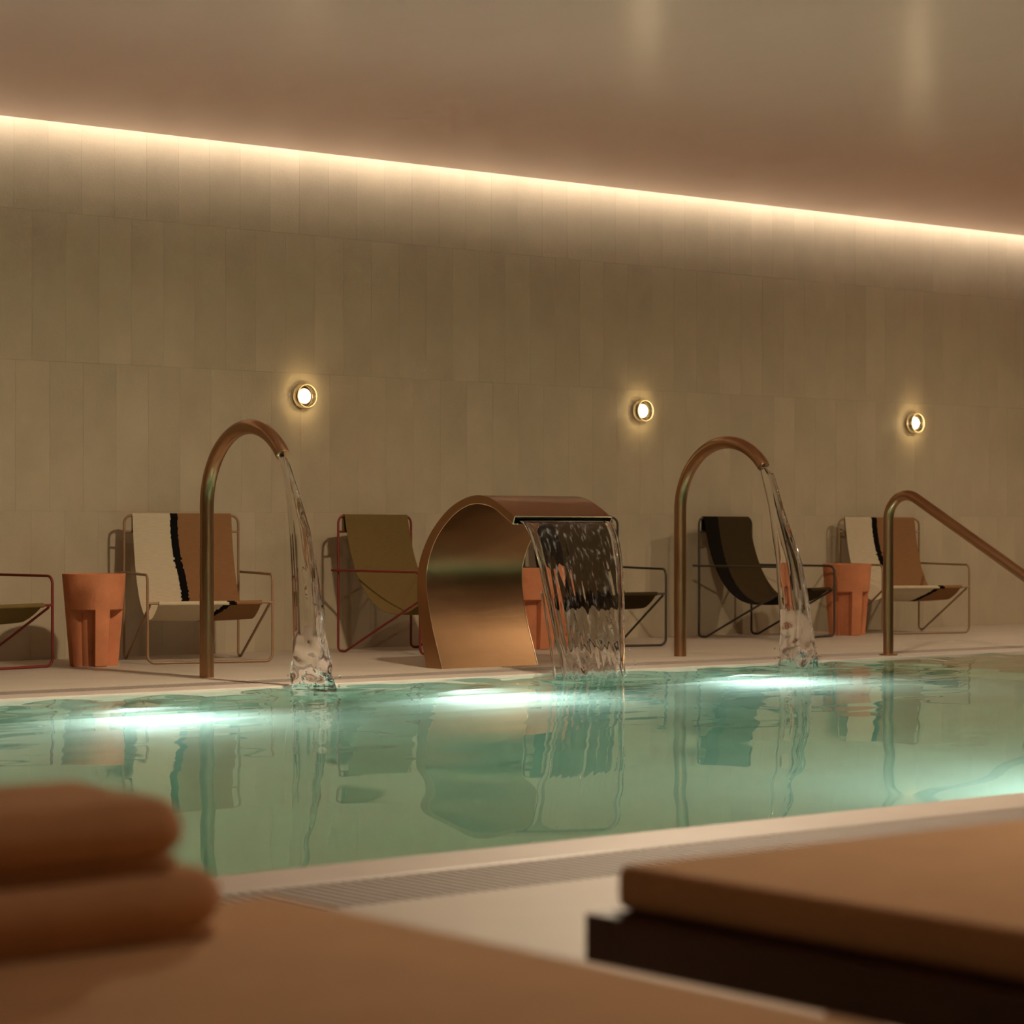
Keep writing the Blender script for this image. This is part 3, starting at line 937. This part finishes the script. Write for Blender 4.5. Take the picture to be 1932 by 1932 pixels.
# ------------------------------------------------------------------ terracotta side tables
def side_table_mesh():
    n = 120
    Ht, rt, rb = 0.468, 0.160, 0.121
    zs = [0.0, 0.004, 0.06, 0.12, 0.18, 0.235, 0.272, 0.280, 0.288, 0.30, 0.36, 0.42, 0.460, 0.466, Ht]
    def R(z): return rb + (rt - rb)*z/Ht
    def leg(a):            # 1 on a leg, 0 in a recess
        p = (a % (PI/2))/(PI/2)*90.0
        e = 3.0
        d = min(p - 54.0, 90.0 - p) if p > 54 else -min(p, 54.0 - p)
        return max(0.0, min(1.0, 0.5 + d/e))
    vs = []; fs = []
    for z in zs:
        r = R(z)
        if z == 0.0: r -= 0.004
        if z == Ht: r -= 0.004
        for k in range(n):
            a = 2*PI*k/n
            w = leg(a)
            rin = 0.074 + 0.010*z/0.28
            top = 0.0 if z < 0.28 else (1.0 if z >= 0.288 else 0.5)
            f = max(w, top)
            rr = rin + (r - rin)*f
            # recess ceiling slopes slightly
            vs.append((rr*math.cos(a), rr*math.sin(a), z))
    m = len(zs)
    for i in range(m-1):
        for k in range(n):
            k2 = (k+1) % n
            fs.append((i*n+k, i*n+k2, (i+1)*n+k2, (i+1)*n+k))
    # dished top
    for (r, z) in ((rt - 0.014, Ht), (rt - 0.018, Ht - 0.006), (0.03, Ht - 0.007)):
        for k in range(n):
            a = 2*PI*k/n
            vs.append((r*math.cos(a), r*math.sin(a), z))
    for i in range(m-1, m+2):
        for k in range(n):
            k2 = (k+1) % n
            fs.append((i*n+k, i*n+k2, (i+1)*n+k2, (i+1)*n+k))
    fs.append(tuple((m+2)*n + k for k in range(n)))
    fs.append(tuple(range(n-1, -1, -1)))
    mb = MB(); mb.v = vs; mb.f = fs
    me = mb.mesh('side_table', True); me.materials.append(M['terracotta'])
    return me
tm = side_table_mesh()
for (x, y, rz, lab) in ((5.993, 10.905, 7.2, 'terracotta side table left of the cream striped chair'),
                        (8.850, 10.885, 11.9, 'terracotta side table seen between the bronze waterfall and its water'),
                        (11.645, 11.055, 0.5, 'terracotta side table between the black chair and the handrail')):
    o = put('side_table', tm, None)
    o.location = (x, y, 0); o.rotation_euler = (0, 0, R_(rz))
    tag(o, lab, 'side table', 'terracotta side tables')

# ------------------------------------------------------------------ loungers in the foreground
def soft_slab(x0, x1, y0, y1, z0, z1, rad=0.02, puff=0.006):
    bm = bmesh.new()
    bmesh.ops.create_cube(bm, size=1.0)
    for v in bm.verts:
        v.co = Vector((x0 + (v.co.x+.5)*(x1-x0), y0 + (v.co.y+.5)*(y1-y0), z0 + (v.co.z+.5)*(z1-z0)))
    bmesh.ops.bevel(bm, geom=list(bm.edges), offset=rad, segments=4, profile=0.5, affect='EDGES')
    me = bpy.data.meshes.new('slab'); bm.to_mesh(me); bm.free()
    me.shade_smooth(); me.set_sharp_from_angle(angle=R_(50))
    return me
def lounger(x0, x1, y0, y1, label):
    ztop, tm_ = 0.281, 0.054
    zf1, zf0 = 0.222, 0.164
    root = empty('sun_lounger', (0.5*(x0+x1), 0.5*(y0+y1), 0.0))
    tag(root, label, 'sun lounger', 'sun loungers in the foreground')
    cx, cy = root.location.x, root.location.y
    e = 0.025
    hx, hy = 0.5*(x1-x0), 0.5*(y1-y0)
    put('mattress', soft_slab(-hx, hx, -hy, hy, ztop - tm_, ztop, 0.014), M['mattress'], root)
    fr = MB()
    fr.box(-hx - e, hx + e, hy + e - 0.05, hy + e, zf0, zf1, 0.003)
    fr.box(-hx - e, hx + e, -hy - e, -hy - e + 0.05, zf0, zf1, 0.003)
    fr.box(-hx - e, -hx - e + 0.05, -hy - e + 0.05, hy + e - 0.05, zf0, zf1, 0.003)
    fr.box(hx + e - 0.05, hx + e, -hy - e + 0.05, hy + e - 0.05, zf0, zf1, 0.003)
    fr.build('frame', M['wood'], root)
    MB().box(-hx, hx, -hy, hy, ztop - tm_ - 0.012, ztop - tm_ - 0.001).build('deck_board', M['wood'], root)
    for sx in (-1, 1):
        for sy in (-1, 1):
            lx, ly = sx*(hx - 0.10), sy*(hy - 0.30)
            MB().box(lx - 0.025, lx + 0.025, ly - 0.025, ly + 0.025, 0.0, zf0 + 0.005, 0.003).build('leg', M['wood'], root)
            MB().box(lx - 0.025, lx + 0.025, ly - 0.025, ly + 0.025, zf0 + 0.006, ztop - tm_ - 0.0125).build('leg_block', M['wood'], root)
    return root
lounger(0.56, 1.46, 0.25, 2.25, 'rust mattress sun lounger carrying the folded towels')
lounger(1.905, 2.86, 0.19, 2.19, 'rust mattress sun lounger with dark wooden frame at the right')

# ------------------------------------------------------------------ folded towels
def towel(x0, x1, y0, y1, z0, z1, label, seed):
    """thick towel folded over itself: two wraps joined by a round fold at the +x end"""
    root = empty('folded_towel', (0.5*(x0+x1), 0.5*(y0+y1), z0))
    tag(root, label, 'towel', 'folded towels')
    hz = z1 - z0
    hx = 0.5*(x1 - x0); hy = 0.5*(y1 - y0)
    def wrap(name, za, zb, xr, yfront):
        zc = 0.5*(za+zb); hh = 0.5*(zb-za)
        xl = -hx
        # stadium outline in the xz plane: round fold at +x, softer edge at -x
        prof = []
        for k in range(13):
            a = -PI/2 + PI*k/12
            prof.append((xr - hh + hh*math.cos(a), hh*math.sin(a)))
        for k in range(1, 10): prof.append((xr - hh + (xl + hh - xr + hh)*k/10, hh))
        for k in range(13):
            a = PI/2 + PI*k/12
            prof.append((xl + hh + hh*math.cos(a), hh*math.sin(a)))
        for k in range(1, 10): prof.append((xl + hh + (xr - hh - xl - hh)*k/10, -hh))
        m = len(prof)
        ny_ = 40
        mb = MB()
        rr = hh*0.9
        stations = [rr*(1 - math.cos(PI/2*k/8)) for k in range(8)]
        Ly = hy - yfront
        ys = [yfront + q for q in stations] + list(np.linspace(yfront + rr, hy - rr, 18)) + [hy - q for q in stations[::-1]]
        ny_ = len(ys) - 1
        for yy in ys:
            ed = min(yy - yfront, hy - yy)
            sh = math.sqrt(max(0.0, 1 - (1 - min(ed/rr, 1.0))**2))
            sh = max(sh, 0.05)
            for (px, pz) in prof:
                cx_ = min(max(px, xl + hh), xr - hh)
                wob = 0.0035*vnoise(px*11 + seed, yy*11, pz*20 + seed)
                mb.v.append((cx_ + (px - cx_)*sh + wob, yy, zc + pz*sh + wob*0.8))
        for j in range(ny_):
            for k in range(m):
                k2 = (k+1) % m
                mb.f.append((j*m+k, j*m+k2, (j+1)*m+k2, (j+1)*m+k))
        mb.f.append(tuple(range(m-1, -1, -1))); mb.f.append(tuple(ny_*m + k for k in range(m)))
        o = mb.build(name, M['towel'], root, smooth='all')
        return recalc(o)
    wrap('outer_fold', hz*0.16, hz, hx, -hy)
    wrap('under_fold', 0.0, hz*0.20, hx - 0.008, -hy + 0.012)
    return root
towel(0.73, 1.262, 2.02, 2.245, 0.283, 0.352, 'lower rust folded towel lying on the left lounger', 1.0)
towel(0.68, 1.218, 2.02, 2.245, 0.3535, 0.4235, 'upper rust folded towel on top of the stack on the left lounger', 5.0)
